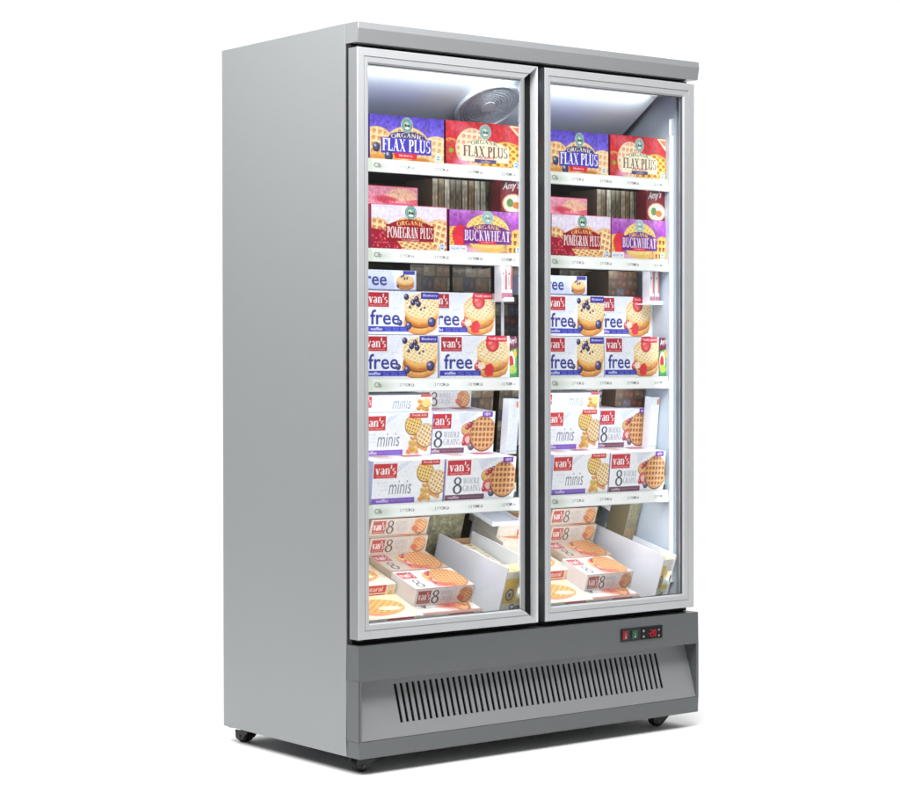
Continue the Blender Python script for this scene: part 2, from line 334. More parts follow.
def art_buck():
    A = Art(200, 96, (166, 74, 182)); A.grad(0, 0, 200, 40, (190, 110, 205), (150, 52, 170)); A.noise(.12, 6); small(A, 6, 54, 4, (240, 200, 240), 2.4, .7)
    A.waffle(12, 60, 40, 22, .3, 11, (250, 205, 90), (200, 120, 30)); A.waffle(186, 82, 34, 44, .02, 13, (250, 190, 80), (130, 60, 14))
    A.waffle(102, 50, 60, 42, .6, 12, (252, 226, 130), (226, 170, 70)); A.ell(104, 86, 62, 15, (244, 196, 96), 1, 0, .35); A.ell(104, 80, 50, 6, (250, 226, 150), .8, 0, .6)
    A.ell(50, 92, 60, 12, (246, 190, 215), .8, .1, .6)
    A.ell(30, 58, 22, 24, (222, 36, 58)); A.ell(24, 72, 12, 14, (236, 50, 56)); A.ell(40, 44, 10, 8, (214, 30, 70))
    A.rect(0, 80, 46, 94, (246, 244, 250)); sans(A, 'Gluten Free', 5, 42, 83, 90, (90, 130, 190), .9)
    emblem(A, 102, 16, 16, .5); arch_panel(A, 38, 166, 42, 75, (112, 26, 132), 12); serif(A, 'ORGANIC', 65, 139, 32, 41, (250, 214, 120), 1, 4)
    serif(A, 'BUCKWHEAT', 40, 164, 45, 68, (244, 232, 250)); A.poly([(74, 68), (128, 68), (122, 76), (80, 76)], (214, 30, 70))
    sans(A, 'wildberry', 84, 118, 69.5, 74, (255, 230, 240)); seal(A, 186, 86, 8); A.noise(.05, 2); return A
def free_common(A, berry):
    A.poly([(60, 0), (128, 0), (70, 60), (40, 96), (0, 96), (0, 60)], (226, 232, 250), .45)
    A.ell(150, 84, 50, 8, (206, 196, 200), .7, 0, .6)
    for x, o, w, h, c in ((149, 40, 47, 23, (186, 106, 40)), (149, 36, 48, 24, (222, 150, 74)), (150, 30, 47, 24, (238, 178, 98)), (150, 25, 46, 24, (124, 62, 24)), (153, 21, 46, 25, (196, 112, 40)), (153, 14, 48, 26, (230, 156, 72)), (153, 9, 49, 26, (244, 192, 112))):
        A.ell(x, 34+o, w, h, c, 1, -.04, .08)
    for i in range(60): A.ell(rng.uniform(108, 196), rng.uniform(54, 88), rng.uniform(2, 7), rng.uniform(1, 2.4), (250, 206, 130) if i % 2 else (176, 96, 40), .35, rng.uniform(-.3, .3), .6)
    A.waffle(153, 33, 49, 28, .55, 11, (252, 232, 182), (226, 176, 108), 0, .55)
    for i in range(26):
        a = rng.uniform(0, 6.28); q = rng.uniform(.2, .9); A.ell(150+40*q*math.cos(a), 34+22*q*math.sin(a), 4, 2.4, (255, 248, 226), .7, 0, .5)
    small(A, 34, 96, 37, (150, 160, 190), 4, .4, 'wheat  dairy')
    A.rect(0, 78, 116, 90, (46, 52, 172)); sans(A, 'waffles', 12, 44, 80.5, 87, (235, 238, 255), 1, .2, .02)
    for k in range(3): sans(A, 'egg milk', 52+21*k, 68+21*k, 80, 83.4, (190, 200, 250), .8); sans(A, 'wheat', 52+21*k, 68+21*k, 84.4, 88, (190, 200, 250), .8)
    sans(A, 'free', 12, 92, 42, 75, (40, 44, 140), 1, 0, .012)
    small(A, 10, 96, 92, (160, 170, 200), 2, .6); small(A, 130, 190, 92.5, (120, 130, 150), 1.6, .5)
def art_free_blue():
    A = Art(200, 96, (246, 248, 254)); free_common(A, 0)
    for x, y, r in ((110, 13, 7), (128, 25, 7), (138, 17, 6.5), (143, 28, 7), (120, 35, 3.5), (150, 40, 3), (160, 36, 3), (178, 14, 3)): A.berry(x, y, r, (52, 44, 92))
    for x, y, r in ((92, 70, 7), (116, 76, 8.5), (180, 68, 11)): A.berry(x, y, r, (70, 66, 128))
    logo(A, 4, 4, 62, 36, RED, 0); A.rect(150, 2, 200, 17, (52, 46, 160)); sans(A, 'Blueberry', 156, 196, 6, 13, (235, 235, 255), 1, 0, .02)
    A.noise(.03, 2); return A
def art_free_straw(fade=False):
    A = Art(200, 96, (246, 248, 254)); free_common(A, 1)
    A.ell(150, 20, 19, 17, (214, 48, 56)); A.ell(148, 21, 16, 14, (238, 84, 84), 1, 0, .5); A.ell(143, 16, 8, 5, (252, 190, 180), .8, -.3, .8); A.ell(150, 27, 9, 6, (248, 140, 130), .6, 0, .6)
    for x, y, r in ((106, 70, 9), (112, 62, 6)): A.berry(x, y, r, (214, 70, 84), (250, 200, 200))
    A.ell(118, 68, 11, 8, (250, 224, 200)); A.poly([(126, 84), (132, 66), (146, 62), (154, 72), (150, 90), (134, 92)], (220, 40, 54))
    logo(A, 4, 4, 62, 36, (178, 34, 54), 0); A.poly([(134, 0), (192, 0), (192, 14), (130, 14)], (232, 40, 66)); sans(A, 'Totally natural', 138, 188, 4, 11, (255, 235, 235), 1, 0, .03)
    A.noise(.03, 2); return A
def mini_heap(A, x=158):
    for i in range(46):
        t = rng.uniform(0, 1); xx = x+rng.uniform(-26, 26)*(.5+.6*t); yy = 42+46*t
        A.ell(xx, yy, rng.uniform(6, 10), rng.uniform(4, 7), (226+rng.uniform(-14, 14), 164+rng.uniform(-24, 24), 84+rng.uniform(-18, 24)), 1, rng.uniform(-1, 1), .4)
        A.ell(xx, yy, 4, 2, (170, 104, 40), .4, rng.uniform(-1, 1), .5)
    A.waffle(x-14, 26, 23, 22, .3, 7.5, (250, 216, 130), (176, 112, 30)); A.waffle(x+22, 50, 26, 26, .5, 8.5, (250, 230, 182), (196, 132, 70))
def art_mini():
    A = Art(200, 96, (247, 249, 254)); A.poly([(74, 8), (110, 0), (60, 30)], (214, 222, 244), .6); mini_heap(A)
    small(A, 14, 42, 46, (150, 150, 190), 2.6, .7, 'whole grain'); small(A, 26, 42, 54, (170, 170, 190), 2.6, .6, 'with'); small(A, 18, 42, 62, (170, 170, 190), 2.6, .6, 'golden')
    sans(A, 'minis', 46, 106, 44, 74, (112, 118, 134), 1, .1, -.004)
    A.rect(0, 82, 118, 94, (130, 92, 196)); sans(A, 'waffles', 12, 46, 84, 91, (235, 228, 250), 1, .2, .02)
    for k in range(4): small(A, 52+16*k, 64+16*k, 86, (200, 180, 240), 4, .7, 'honey')
    logo(A, 2, 6, 66, 38, (206, 50, 50), 0); A.poly([(132, 0), (184, 0), (184, 12), (132, 12)], (206, 58, 48)); sans(A, 'Totally kids', 138, 180, 3, 9, (255, 230, 225), 1, 0, .02)
    A.noise(.03, 2); A.rect(197, 0, 200, 96, (120, 100, 180)); return A
def fruit(A, x, y, k=1):
    A.waffle(x-6, y-12, 18*k, 14*k, .5, 6, (246, 206, 120), (190, 120, 60)); A.ell(x-4, y+12, 16*k, 15*k, (222, 90, 96)); A.ell(x-4, y+12, 9*k, 8*k, (246, 190, 180))
    for dx, dy, r, c in ((0, -22, 7, (196, 44, 70)), (10, -26, 6, (70, 40, 90)), (-8, -16, 6, (214, 60, 80)), (8, 14, 7, (70, 50, 92)), (-16, 20, 6, (200, 50, 70)), (6, 28, 9, (110, 100, 120))): A.berry(x+dx*k, y+dy*k, r*k, c, (240, 190, 200))
def art_eight():
    A = Art(200, 96, (247, 249, 254)); A.poly([(90, 4), (150, 0), (100, 30)], (218, 226, 240), .6); fruit(A, 126, 52)
    A.waffle(166, 50, 38, 40, .02, 11.5, (236, 170, 104), (140, 74, 36))
    logo(A, 4, 4, 70, 38, (204, 46, 58), 0); serif(A, '8', 22, 48, 42, 80, (60, 60, 84))
    serif(A, 'WHOLE', 50, 98, 45, 58, (150, 158, 172), .75); serif(A, 'GRAINS', 50, 100, 61, 75, (150, 158, 172), .75)
    A.rect(0, 82, 112, 94, (116, 70, 96)); sans(A, 'waffles', 8, 40, 84.5, 91, (235, 215, 230), 1, .2, .02); small(A, 46, 106, 86, (220, 190, 205), 4, .7, 'made with whole grain')
    A.rect(162, 0, 192, 13, (112, 36, 168)); sans(A, 'NEW', 168, 186, 3, 10, (250, 235, 255), 1, 0, .03); A.noise(.03, 2); return A
def art_eight_end(bg=(232, 226, 222)):
    A = Art(200, 42, bg); logo(A, 8, 5, 52, 36, (170, 78, 68), 0); serif(A, '8', 56, 82, 5, 37, (88, 74, 76))
    serif(A, 'WHOLE', 86, 126, 8, 19, (160, 166, 180), .8); serif(A, 'GRAINS', 86, 130, 21, 32, (160, 166, 180), .8); small(A, 108, 126, 34, (140, 140, 150), 2, .8)
    A.rect(134, 2, 136, 40, (206, 208, 216)); A.waffle(172, 21, 22, 18, .5, 8, (232, 176, 120), (186, 104, 60)); A.ell(156, 28, 14, 9, (206, 110, 80), .9, .2, .3); A.ell(164, 10, 16, 6, (214, 140, 90), .9, 0, .4)
    A.noise(.04, 2); A.rect(0, 0, 200, 1, (185, 170, 160)); return A
def art_eight_top(bg=(230, 224, 220)):
    A = Art(200, 96, bg); A.ell(136, 54, 76, 44, (206, 140, 92), .95, .1, .3); fruit(A, 104, 44, 1.15); A.waffle(150, 46, 50, 46, .3, 11, (228, 164, 104), (166, 94, 50))
    A.ell(112, 80, 46, 12, (214, 96, 80), .8, 0, .5); logo(A, 4, 8, 54, 40, (176, 52, 62)); serif(A, '8', 20, 46, 46, 84, (80, 74, 90)); serif(A, 'WHOLE', 48, 84, 50, 64, (170, 176, 190), .7)
    A.noise(.04, 2); A.rect(0, 92, 200, 96, (170, 120, 110)); return A
def art_card_top(c=(176, 50, 70)):
    A = Art(200, 96, (238, 241, 250)); A.poly([(120, 20), (176, 20), (176, 50), (120, 50)], c); sans(A, 'natural foods', 126, 170, 30, 42, (250, 225, 230))
    A.poly([(40, 30), (84, 22), (90, 60), (44, 66)], (214, 170, 160), .8); small(A, 20, 100, 74, (150, 150, 170), 5, .6); A.rect(0, 47, 200, 48, (206, 208, 218), .8); A.noise(.04, 3); return A
def art_mini_end():
    A = Art(200, 42, (226, 230, 250)); logo(A, 2, 3, 36, 30, (196, 30, 44)); sans(A, 'minis', 92, 140, 6, 34, (110, 116, 134), 1, .15, -.004); small(A, 66, 84, 10, (150, 150, 190), 2.4, .7); small(A, 70, 84, 17, (150, 150, 190), 2.4, .7)
    A.poly([(148, 2), (196, 2), (196, 40), (154, 40)], (248, 248, 252)); A.rect(168, 0, 198, 6, (200, 60, 52))
    for x, y in ((166, 16), (170, 26), (164, 34), (178, 34), (186, 36)): A.ell(x, y, 9, 6, (216, 156, 70), 1, .2, .3); A.ell(x, y+2, 6, 2, (150, 90, 30), .6)
    A.waffle(184, 20, 12, 11, .3, 5, (244, 206, 124), (206, 150, 70)); A.noise(.03, 2); return A
def art_free_end():
    A = Art(200, 42, (214, 220, 250)); logo(A, 4, 4, 44, 30, (186, 30, 44)); sans(A, 'free', 50, 120, 5, 32, (40, 44, 120), 1, 0, .012); small(A, 60, 128, 1.5, (130, 140, 180), 2, .7); small(A, 90, 118, 35, (150, 150, 190), 2, .7)
    A.poly([(134, 2), (196, 2), (196, 40), (142, 40)], (234, 238, 252)); A.rect(164, 1, 196, 9, (44, 40, 150))
    for o, c in ((9, (150, 84, 40)), (7, (214, 140, 74)), (3, (166, 90, 40)), (1, (226, 160, 90)), (-3, (246, 206, 140))): A.ell(170, 22+o, 25, 10, c, 1, 0, .15)
    for x, y in ((160, 13), (168, 17), (165, 11), (150, 33), (175, 16)): A.berry(x, y, 2.6, (50, 44, 92))
    A.noise(.03, 2); A.rect(0, 39, 200, 42, (150, 150, 175)); return A
def art_pink_end():
    A = Art(200, 42, (226, 150, 172)); A.waffle(156, 20, 40, 15, .3, 6, (244, 206, 170), (220, 160, 130), 0); A.ell(116, 30, 40, 10, (196, 60, 80), .9, .1, .4)
    A.poly([(100, 40), (200, 26), (200, 42)], (206, 90, 116), .9); sans(A, 'the antioxidant', 124, 176, 30, 36, (250, 220, 230)); A.noise(.08, 3); A.rect(0, 0, 200, 2, (200, 60, 80)); return A
def art_amy():
    A = Art(90, 90, (116, 20, 34)); A.noise(.1, 4); sans(A, "Amy's", 6, 64, 6, 34, (250, 240, 240), 1, .25, .02, 6)
    A.ell(46, 66, 40, 28, (226, 150, 90)); A.ell(46, 66, 36, 25, (236, 232, 210)); A.ell(34, 64, 12, 12, (90, 130, 50)); A.ell(56, 70, 14, 10, (200, 120, 50)); A.noise(.07, 2); return A
def art_veg():
    A = Art(80, 96, (60, 150, 80)); A.poly([(0, 0), (80, 0), (80, 26), (0, 34)], (110, 30, 60)); sans(A, "Amy's", 6, 66, 4, 24, (250, 240, 245), 1, .3, .02, 4)
    A.ell(30, 60, 30, 26, (236, 240, 220)); A.ell(26, 60, 20, 16, (196, 40, 44)); A.ell(34, 76, 34, 10, (180, 200, 80)); A.ell(58, 40, 14, 10, (240, 180, 60)); A.noise(.12, 3); return A
def art_spine():
    A = Art(16, 96, (238, 236, 238)); A.rect(10, 4, 16, 70, (214, 110, 110)); A.rect(3, 10, 7, 60, (200, 214, 206)); A.rect(0, 78, 16, 92, (196, 90, 120), .8); A.ell(6, 30, 2, 3, (90, 90, 90)); return A
def art_stripe(c):
    A = Art(16, 140, c); A.noise(.15, 6); A.rect(12.5, 0, 16, 140, tuple(np.array(c)*.45)); A.rect(5, 20, 8, 110, tuple(np.array(c)*.8)); return A
def art_butter_top():
    A = Art(150, 100, (250, 244, 228)); A.grad(0, 0, 150, 100, (244, 214, 170), (250, 240, 222))
    A.ell(76, 62, 58, 26, (220, 90, 70), .9, -.15, .25); A.ell(78, 56, 60, 27, (238, 160, 84), 1, -.12, .1); A.waffle(78, 46, 58, 30, .6, 14, (240, 178, 96), (202, 120, 50), 0)
    A.ell(98, 58, 30, 10, (250, 244, 200), 1, .05, .25); A.noise(.05, 3); return A
def art_butter_front():
    A = Art(150, 42, (246, 238, 226)); A.rect(62, 2, 126, 20, (222, 74, 66)); A.rect(62, 23, 126, 40, (226, 86, 70)); sans(A, "natural", 72, 118, 5, 16, (255, 240, 235), 1, 0, .02)
    small(A, 68, 120, 26, (255, 225, 215), 4, .9, 'whole grain'); small(A, 68, 120, 33, (255, 225, 215), 4, .9, 'goodness'); A.rect(130, 4, 147, 38, (246, 226, 180)); A.ell(138, 24, 6, 9, (236, 196, 130)); A.noise(.04, 2); return A
def art_cocoa():
    A = Art(90, 96, (250, 246, 232)); A.rect(6, 14, 42, 66, (248, 206, 70)); A.rect(44, 56, 90, 66, (250, 214, 90)); A.rect(0, 80, 90, 94, (246, 200, 74)); A.ell(24, 48, 12, 13, (120, 104, 80)); A.ell(24, 48, 8, 9, (214, 200, 170))
    A.rect(20, 44, 28, 53, (110, 96, 76)); A.ell(66, 34, 14, 8, (230, 150, 60)); sans(A, 'Casc', 30, 66, 68, 80, (60, 74, 64), 1, 0, .02); A.ell(72, 48, 12, 8, (200, 226, 214)); A.noise(.04, 2); return A
def art_burrito():
    A = Art(110, 60, (246, 240, 206)); sans(A, 'Green Burritos', 10, 100, 16, 28, (150, 130, 84), .9, 0, .01); A.rect(0, 50, 110, 53, (206, 176, 110), .8); A.ell(92, 8, 12, 5, (226, 160, 70), .9, 0, .4); A.noise(.05, 2); return A
def art_olive():
    A = Art(80, 96, (140, 134, 96)); A.ell(36, 40, 28, 22, (84, 92, 60), .9, .3, .3); A.waffle(36, 40, 22, 16, .4, 7, (170, 160, 110), (90, 92, 60)); A.ell(50, 76, 26, 12, (190, 130, 80), .9, 0, .3); A.noise(.12, 3); return A
def art_brown():
    A = Art(100, 200, (74, 62, 50)); A.noise(.1, 6); pal = [(104, 84, 62), (88, 78, 60), (96, 58, 46), (112, 104, 84), (70, 66, 74), (84, 66, 52)]
    y = 0
    while y < 200:
        h = int(rng.uniform(16, 26)); x = -rng.uniform(0, 20)
        while x < 100:
            w = rng.uniform(26, 48); c = np.array(pal[int(rng.integers(6))])*rng.uniform(.9, 1.2)
            A.rect(x+1, y+1, x+w, y+h, tuple(c)); A.rect(x+w*.12, y+h*.2, x+w*.45, y+h*.65, tuple(c*1.35), .6); A.ell(x+w*.72, y+h*.55, w*.17, h*.3, (150, 108, 66), .55, 0, .3)
            small(A, x+w*.15, x+w*.42, y+h*.35, (190, 180, 160), 2.4, .35); x += w+1
        y += h+1
    A.noise(.1, 2); return A
def art_plain():
    A = Art(44, 124, (240, 244, 246)); A.ell(36, 12, 7, 9, (226, 128, 84), .9, 0, .3)
    for i in range(9): small(A, 5, 26, 14+11*i, (170, 176, 186), 3, .5)
    A.rect(0, 116, 44, 118, (200, 206, 214)); A.noise(.02, 3); return A
def art_speck():
    A = Art(120, 120, (136, 130, 104)); A.noise(.12, 4); A.rect(0, 84, 120, 100, (166, 130, 96), .8)
    for i in range(30): A.ell(rng.uniform(0, 120), rng.uniform(0, 120), rng.uniform(2, 5), rng.uniform(1, 3), (190, 186, 168) if i % 3 else (96, 94, 74), .6, rng.uniform(-1, 1), .5)
    A.noise(.08, 2); return A
def art_price(w=412):
    A = Art(w, 29, (250, 252, 249)); A.grad(0, 0, w, 5, (218, 224, 216), (250, 252, 249)); A.ell(20, 16, 52, 16, (186, 200, 180), .7, 0, .9)
    sans(A, 'Clb', 5, 24, 9, 19, (70, 76, 76), .9, 0, .01)
    for i, t in enumerate(('2 7 YCM Lb', '2 7 YCM Lb', '3 2 YOMR Lb', '2 2 YCMR Lb')):
        x = 72+i*96; sans(A, t, x, x+40, 11.5, 17.5, (50, 54, 58), .7+.1*i, .15, .02)
        A.ell(x-4, 15, 22, 10, (226, 238, 226), .5, 0, .9)
    A.rect(0, 27, w, 29, (196, 204, 200)); return A

def grid_face(vs, fs, cs, A, org, du, dv):
    """front grid: org = top-left corner, du/dv the vectors across and down"""
    h, w = A.shape[:2]; n = sum(len(q) for q in vs)
    i = np.linspace(0, 1, w)[None, :, None]; j = np.linspace(0, 1, h)[:, None, None]
    P = np.asarray(org)+i*np.asarray(du)+j*np.asarray(dv); vs.append(P.reshape(-1, 3)); cs.append(A.reshape(-1, 3))
    I = n+np.arange(h*w).reshape(h, w); fs.append(np.stack([I[1:, :-1], I[1:, 1:], I[:-1, 1:], I[:-1, :-1]], -1).reshape(-1, 4))
def flat_face(vs, fs, cs, pts, c):
    n = sum(len(q) for q in vs); vs.append(np.asarray(pts, float)); cs.append(np.tile(lin(c), (4, 1))); fs.append(np.array([[n, n+1, n+2, n+3]]))
def carton_mesh(name, W, H, D, front, top=None, side=(238, 240, 248), sidet=None):
    vs, fs, cs = [], [], []; a = W/2
    grid_face(vs, fs, cs, front, (-a, 0, H), (W, 0, 0), (0, 0, -H))
    if top is not None: grid_face(vs, fs, cs, top, (-a, D, H), (W, 0, 0), (0, -D, 0))
    else: flat_face(vs, fs, cs, [(-a, 0, H), (a, 0, H), (a, D, H), (-a, D, H)], sidet or side)
    flat_face(vs, fs, cs, [(-a, D, 0), (-a, 0, 0), (-a, 0, H), (-a, D, H)], side); flat_face(vs, fs, cs, [(a, 0, 0), (a, D, 0), (a, D, H), (a, 0, H)], side)
    flat_face(vs, fs, cs, [(a, D, 0), (-a, D, 0), (-a, D, H), (a, D, H)], side); flat_face(vs, fs, cs, [(-a, D, 0), (a, D, 0), (a, 0, 0), (-a, 0, 0)], side)
    V_ = np.concatenate(vs); F_ = np.concatenate(fs); C_ = np.concatenate(cs)
    me = bpy.data.meshes.new(name); me.from_pydata(V_.tolist(), [], F_.tolist()); me.materials.append(M['print'])
    at = me.color_attributes.new('print', 'FLOAT_COLOR', 'POINT'); at.data.foreach_set('color', np.concatenate([C_, np.ones((len(C_), 1))], 1).astype(np.float32).ravel())
    return me

ZG = .03
# ------------------------------------------------------------------ setting
def fp(a, b, z): return (-3.155+.7893*a+.614*b, -4.446-.614*a+.7893*b, z)      # a across, b away along the view
mb = MB(); mb.quad(fp(-6, 4.75, ZG), fp(6, 4.75, ZG), fp(6, 9.3, ZG), fp(-6, 9.3, ZG)); tag(mb.build('floor', M['floor']), kind='structure')
mb = MB(); mb.quad(fp(-90, -30, ZG-.006), fp(90, -30, ZG-.006), fp(90, 4.9, ZG-.006), fp(-90, 4.9, ZG-.006)); tag(mb.build('unseen_dark_floor', M['unseen_floor']), kind='structure')  # added out of view, kept dark to cut bounce onto the front

# ------------------------------------------------------------------ refrigerator
W, H0, ZB = 1.2266, 1.99, .075
YC = .052; YB = .66
fr = bpy.data.objects.new('display_refrigerator', None); col.objects.link(fr); fr.location = (W/2, .33, ZG); fr.empty_display_size = .2
tag(fr, 'tall grey steel display freezer with two glass doors standing on black castors', 'refrigerator')
inv = (-W/2, -.33, -ZG)
def part(mb, name, mats, parent=fr, **k):
    o = mb.build(name, mats, parent, **k)
    if parent is fr: o.location = inv
    return o
T = .036
for xa, xb in ((0, T), (W-T, W)):
    m_ = MB(); a_, b_, c_, d_ = (0, .004, .0039, T) if xa == 0 else (W-.004, W, W-T, W-.0039); m_.box(a_, b_, YC, YB, ZB, H0); m_.box(c_, d_, YC+.0004, YB-.0005, .3705, H0-.0005); part(m_, 'side_panel', M['side'], bevel=.0015)
m_ = MB(); m_.box(T, W-T, YB-.03, YB-.001, ZB, H0-.001); part(m_, 'back_panel', M['side'])
m_ = MB(); m_.box(T, W-T, YC+.002, YB-.031, H0-.03, H0-.001); part(m_, 'top_panel', M['side'])
# fascia
m_ = MB(); m_.prism_x([(YC-.001, 1.936), (0, 1.9353), (-.007, 1.971), (-.0045, 1.9885), (YC-.001, 1.9895)], .001, W+.003); part(m_, 'top_fascia', M['fascia'], bevel=.0008)
# black seal frame behind doors
m_ = MB(); m_.box(.004, T, .0325, YC-.0005, .372, 1.934); m_.box(1.2045, W-.010, .0325, YC-.0005, .401, 1.9045, 1); m_.box(T+.0001, W-.012, .0325, YC-.0005, 1.905, 1.934); m_.box(T+.0001, W-.012, .0325, YC-.0005, .372, .40)
part(m_, 'door_seal', [M['black'], M['seal_grey']])
m_ = MB(); m_.box(1.1868, 1.2042, .0466, YC-.0005, .401, 1.9045); part(m_, 'front_trim', M['liner'])
# liner
m_ = MB(); t = .004
m_.box(T, T+t, YC, .60, .372, 1.90); m_.box(W-T-t, W-T, YC, .60, .372, 1.90); m_.box(T+t, W-T-t, YC, .60, 1.896, 1.90)
m_.box(T+t, W-T-t, YC, .60, .370, .374)
part(m_, 'interior_liner', M['liner'])
m_ = MB(); m_.box(T+t, W-T-t, .54, .545, .375, 1.70); part(m_, 'shade_back_sheet', M['back'])  # dark sheet standing for shade behind the goods, over the pale liner
# front header between liner and fascia
m_ = MB(); m_.box(T, W-T, YC+.003, YC+.012, 1.8965, 1.96); part(m_, 'header_panel', M['dark'])
# evaporator cover, sloping
def zc(y): return 1.8797-.657*(y-.1064)
m_ = MB(); m_.prism_x([(.0835, zc(.0835)), (.1064, zc(.1064)), (.46, zc(.46)), (.46, zc(.46)+.006), (.1064, zc(.1064)+.006)], T+.02, 1.152)
cov = part(m_, 'evaporator_cover', M['cover'], bevel=.001)
# fan guard lying on the slope (built flat, tilted)
def fan(px, py):
    g = MB(); r0 = .1
    for r in (.1, .09, .081, .072, .063, .054, .045, .036, .028):
        for i in range(48):
            a, b = 2*math.pi*i/48, 2*math.pi*(i+1)/48; w_ = .0075 if r == .1 else .0022; hh = .012 if r == .1 else .007
            p = [((r-w_)*math.cos(a), (r-w_)*math.sin(a)), (r*math.cos(a), r*math.sin(a)), (r*math.cos(b), r*math.sin(b)), ((r-w_)*math.cos(b), (r-w_)*math.sin(b))]
            g.quad(*[(x, y, -hh) for x, y in p]); g.quad((p[1][0], p[1][1], 0), (p[2][0], p[2][1], 0), (p[2][0], p[2][1], -hh), (p[1][0], p[1][1], -hh)); g.quad((p[0][0], p[0][1], 0), (p[3][0], p[3][1], 0), (p[3][0], p[3][1], -hh), (p[0][0], p[0][1], -hh))
    for i in range(12):
        a = 2*math.pi*i/12+.2; c_, s_ = math.cos(a), math.sin(a); n_ = (-s_*.0015, c_*.0015)
        g.quad((.02*c_+n_[0], .02*s_+n_[1], -.006), (.094*c_+n_[0], .094*s_+n_[1], -.006), (.094*c_-n_[0], .094*s_-n_[1], -.006), (.02*c_-n_[0], .02*s_-n_[1], -.006))
    g.cyl((0, 0, -.009), .022, .008)
    o = g.build('fan_guard', M['grille'], cov); o.rotation_euler = (-math.atan(.657), 0, 0); o.location = (px, py, zc(py)-.001)
    h = MB(); h.cyl((0, 0, -.002), .092, .0015, seg=48); d = h.build('fan_opening', M['fanhole'], cov); d.rotation_euler = o.rotation_euler; d.location = o.location
    for ax, ay in ((-.02, -.112), (.05, .108)):
        s = MB(); s.cyl((ax, ay, -.005), .0035, .005, seg=12)
        q = s.build('screw', M['lamp_end'], cov); q.rotation_euler = o.rotation_euler; q.location = o.location
fan(.577, .178)
# ---- base
YF = -.006
m_ = MB(); zt, rt, rb, xl, xr = .370, .2775, .1205, .0082, 1.2195
YE = YC-.0006
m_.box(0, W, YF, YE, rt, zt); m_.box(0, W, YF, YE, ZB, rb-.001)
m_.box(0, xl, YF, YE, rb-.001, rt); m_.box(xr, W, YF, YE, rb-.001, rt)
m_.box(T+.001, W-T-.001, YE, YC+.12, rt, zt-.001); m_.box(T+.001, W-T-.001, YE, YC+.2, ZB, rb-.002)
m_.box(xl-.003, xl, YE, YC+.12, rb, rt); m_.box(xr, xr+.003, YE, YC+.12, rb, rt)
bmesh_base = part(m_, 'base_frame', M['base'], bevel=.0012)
# sloping vent grille with 49 slots
yt, yb2 = .050, .0
def sl(z): return yb2+(z-rb)/(rt-rb)*(yt-yb2)-.004
zs0, zs1 = .1555, .2545
m_ = MB(); th = .003
def strip(x0, x1, z0, z1):
    m_.prism_x([(sl(z0), z0), (sl(z1), z1), (sl(z1)+th, z1-.0), (sl(z0)+th, z0)], x0, x1)
NS = 49; X0, X1 = .143, 1.1085; pitch = (X1-X0)/NS; sw = pitch*.46
strip(xl+.0005, xr-.0005, rb, zs0); strip(xl+.0005, xr-.0005, zs1, rt-.001)
strip(xl+.0005, X0, zs0, zs1)
for i in range(NS):
    a = X0+i*pitch+sw; b = X0+(i+1)*pitch if i < NS-1 else xr-.0005; strip(a, b, zs0, zs1)
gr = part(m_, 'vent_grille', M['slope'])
m_ = MB(); m_.prism_x([(sl(rb)+.02, rb+.002), (sl(rt)+.02, rt-.002), (sl(rt)+.022, rt-.002), (sl(rb)+.022, rb+.002)], xl+.001, xr-.001); m_.build('vent_dark_backing', M['hole'], gr)  # black sheet standing for the darkness behind the slots
# ---- control panel
m_ = MB(); cx0, cx1, cz0, cz1 = .9162, 1.0795, .3055, .343; m_.box(cx0, cx1, YF-.003, YF+.002, cz0, cz1); cp = part(m_, 'control_panel', M['plastic_b'], bevel=.001)
def rock(x0, x1, mt, nm):
    q = MB(); q.prism_x([(YF-.0025, cz0+.006), (YF-.0045, cz0+.007), (YF-.0065, cz1-.008), (YF-.0025, cz1-.006)], x0, x1); o = q.build(nm, [mt], cp)
    w_ = MB(); xm = (x0+x1)/2; w_.cyl((xm, YF-.0065, cz0+.013), .0028, .001, 'y', 14); w_.box(xm-.0006, xm+.0006, YF-.0072, YF-.0062, cz0+.018, cz0+.024); w_.build('switch_mark', M['key'], o)
rock(.9215, .9415, M['red'], 'power_switch'); rock(.958, .978, M['green'], 'light_switch')
q = MB(); q.box(.994, 1.0755, YF-.0042, YF-.0028, cz0+.003, cz1-.003); thm = q.build('thermostat', M['hole'], cp)
q = MB(); SEG = dict(a=(0, 1, 1, 1), b=(1, .5, 1, 1), c=(1, 0, 1, .5), d=(0, 0, 1, 0), e=(0, 0, 0, .5), f=(0, .5, 0, 1), g=(0, .5, 1, .5))
for ch, ox in (('-', 1.0225), ('2', 1.030), ('0', 1.0425)):
    for s_ in {'-': 'g', '2': 'abged', '0': 'abcdef'}[ch]:
        a0, b0, a1, b1 = SEG[s_]; w_, h_, e = .0075*(.6 if ch == '-' else 1), .017, .0008
        q.box(ox+a0*w_-e, ox+a1*w_+e, YF-.0052, YF-.0042, cz0+.009+b0*h_-e, cz0+.009+b1*h_+e)
q.build('temperature_digits', M['digits'], cp)
for kx, kz in ((1.003, .010), (1.003, .026), (1.063, .010), (1.063, .026)):
    q = MB(); q.poly([(kx-.0035, YF-.0046, cz0+kz-.003), (kx+.0035, YF-.0046, cz0+kz-.003), (kx, YF-.0046, cz0+kz+.0035)] if kx > 1.05 else [(kx-.003, YF-.0046, cz0+kz-.003), (kx+.003, YF-.0046, cz0+kz-.003), (kx+.003, YF-.0046, cz0+kz+.003), (kx-.003, YF-.0046, cz0+kz+.003)])
    q.build('thermostat_key', M['key'], cp)
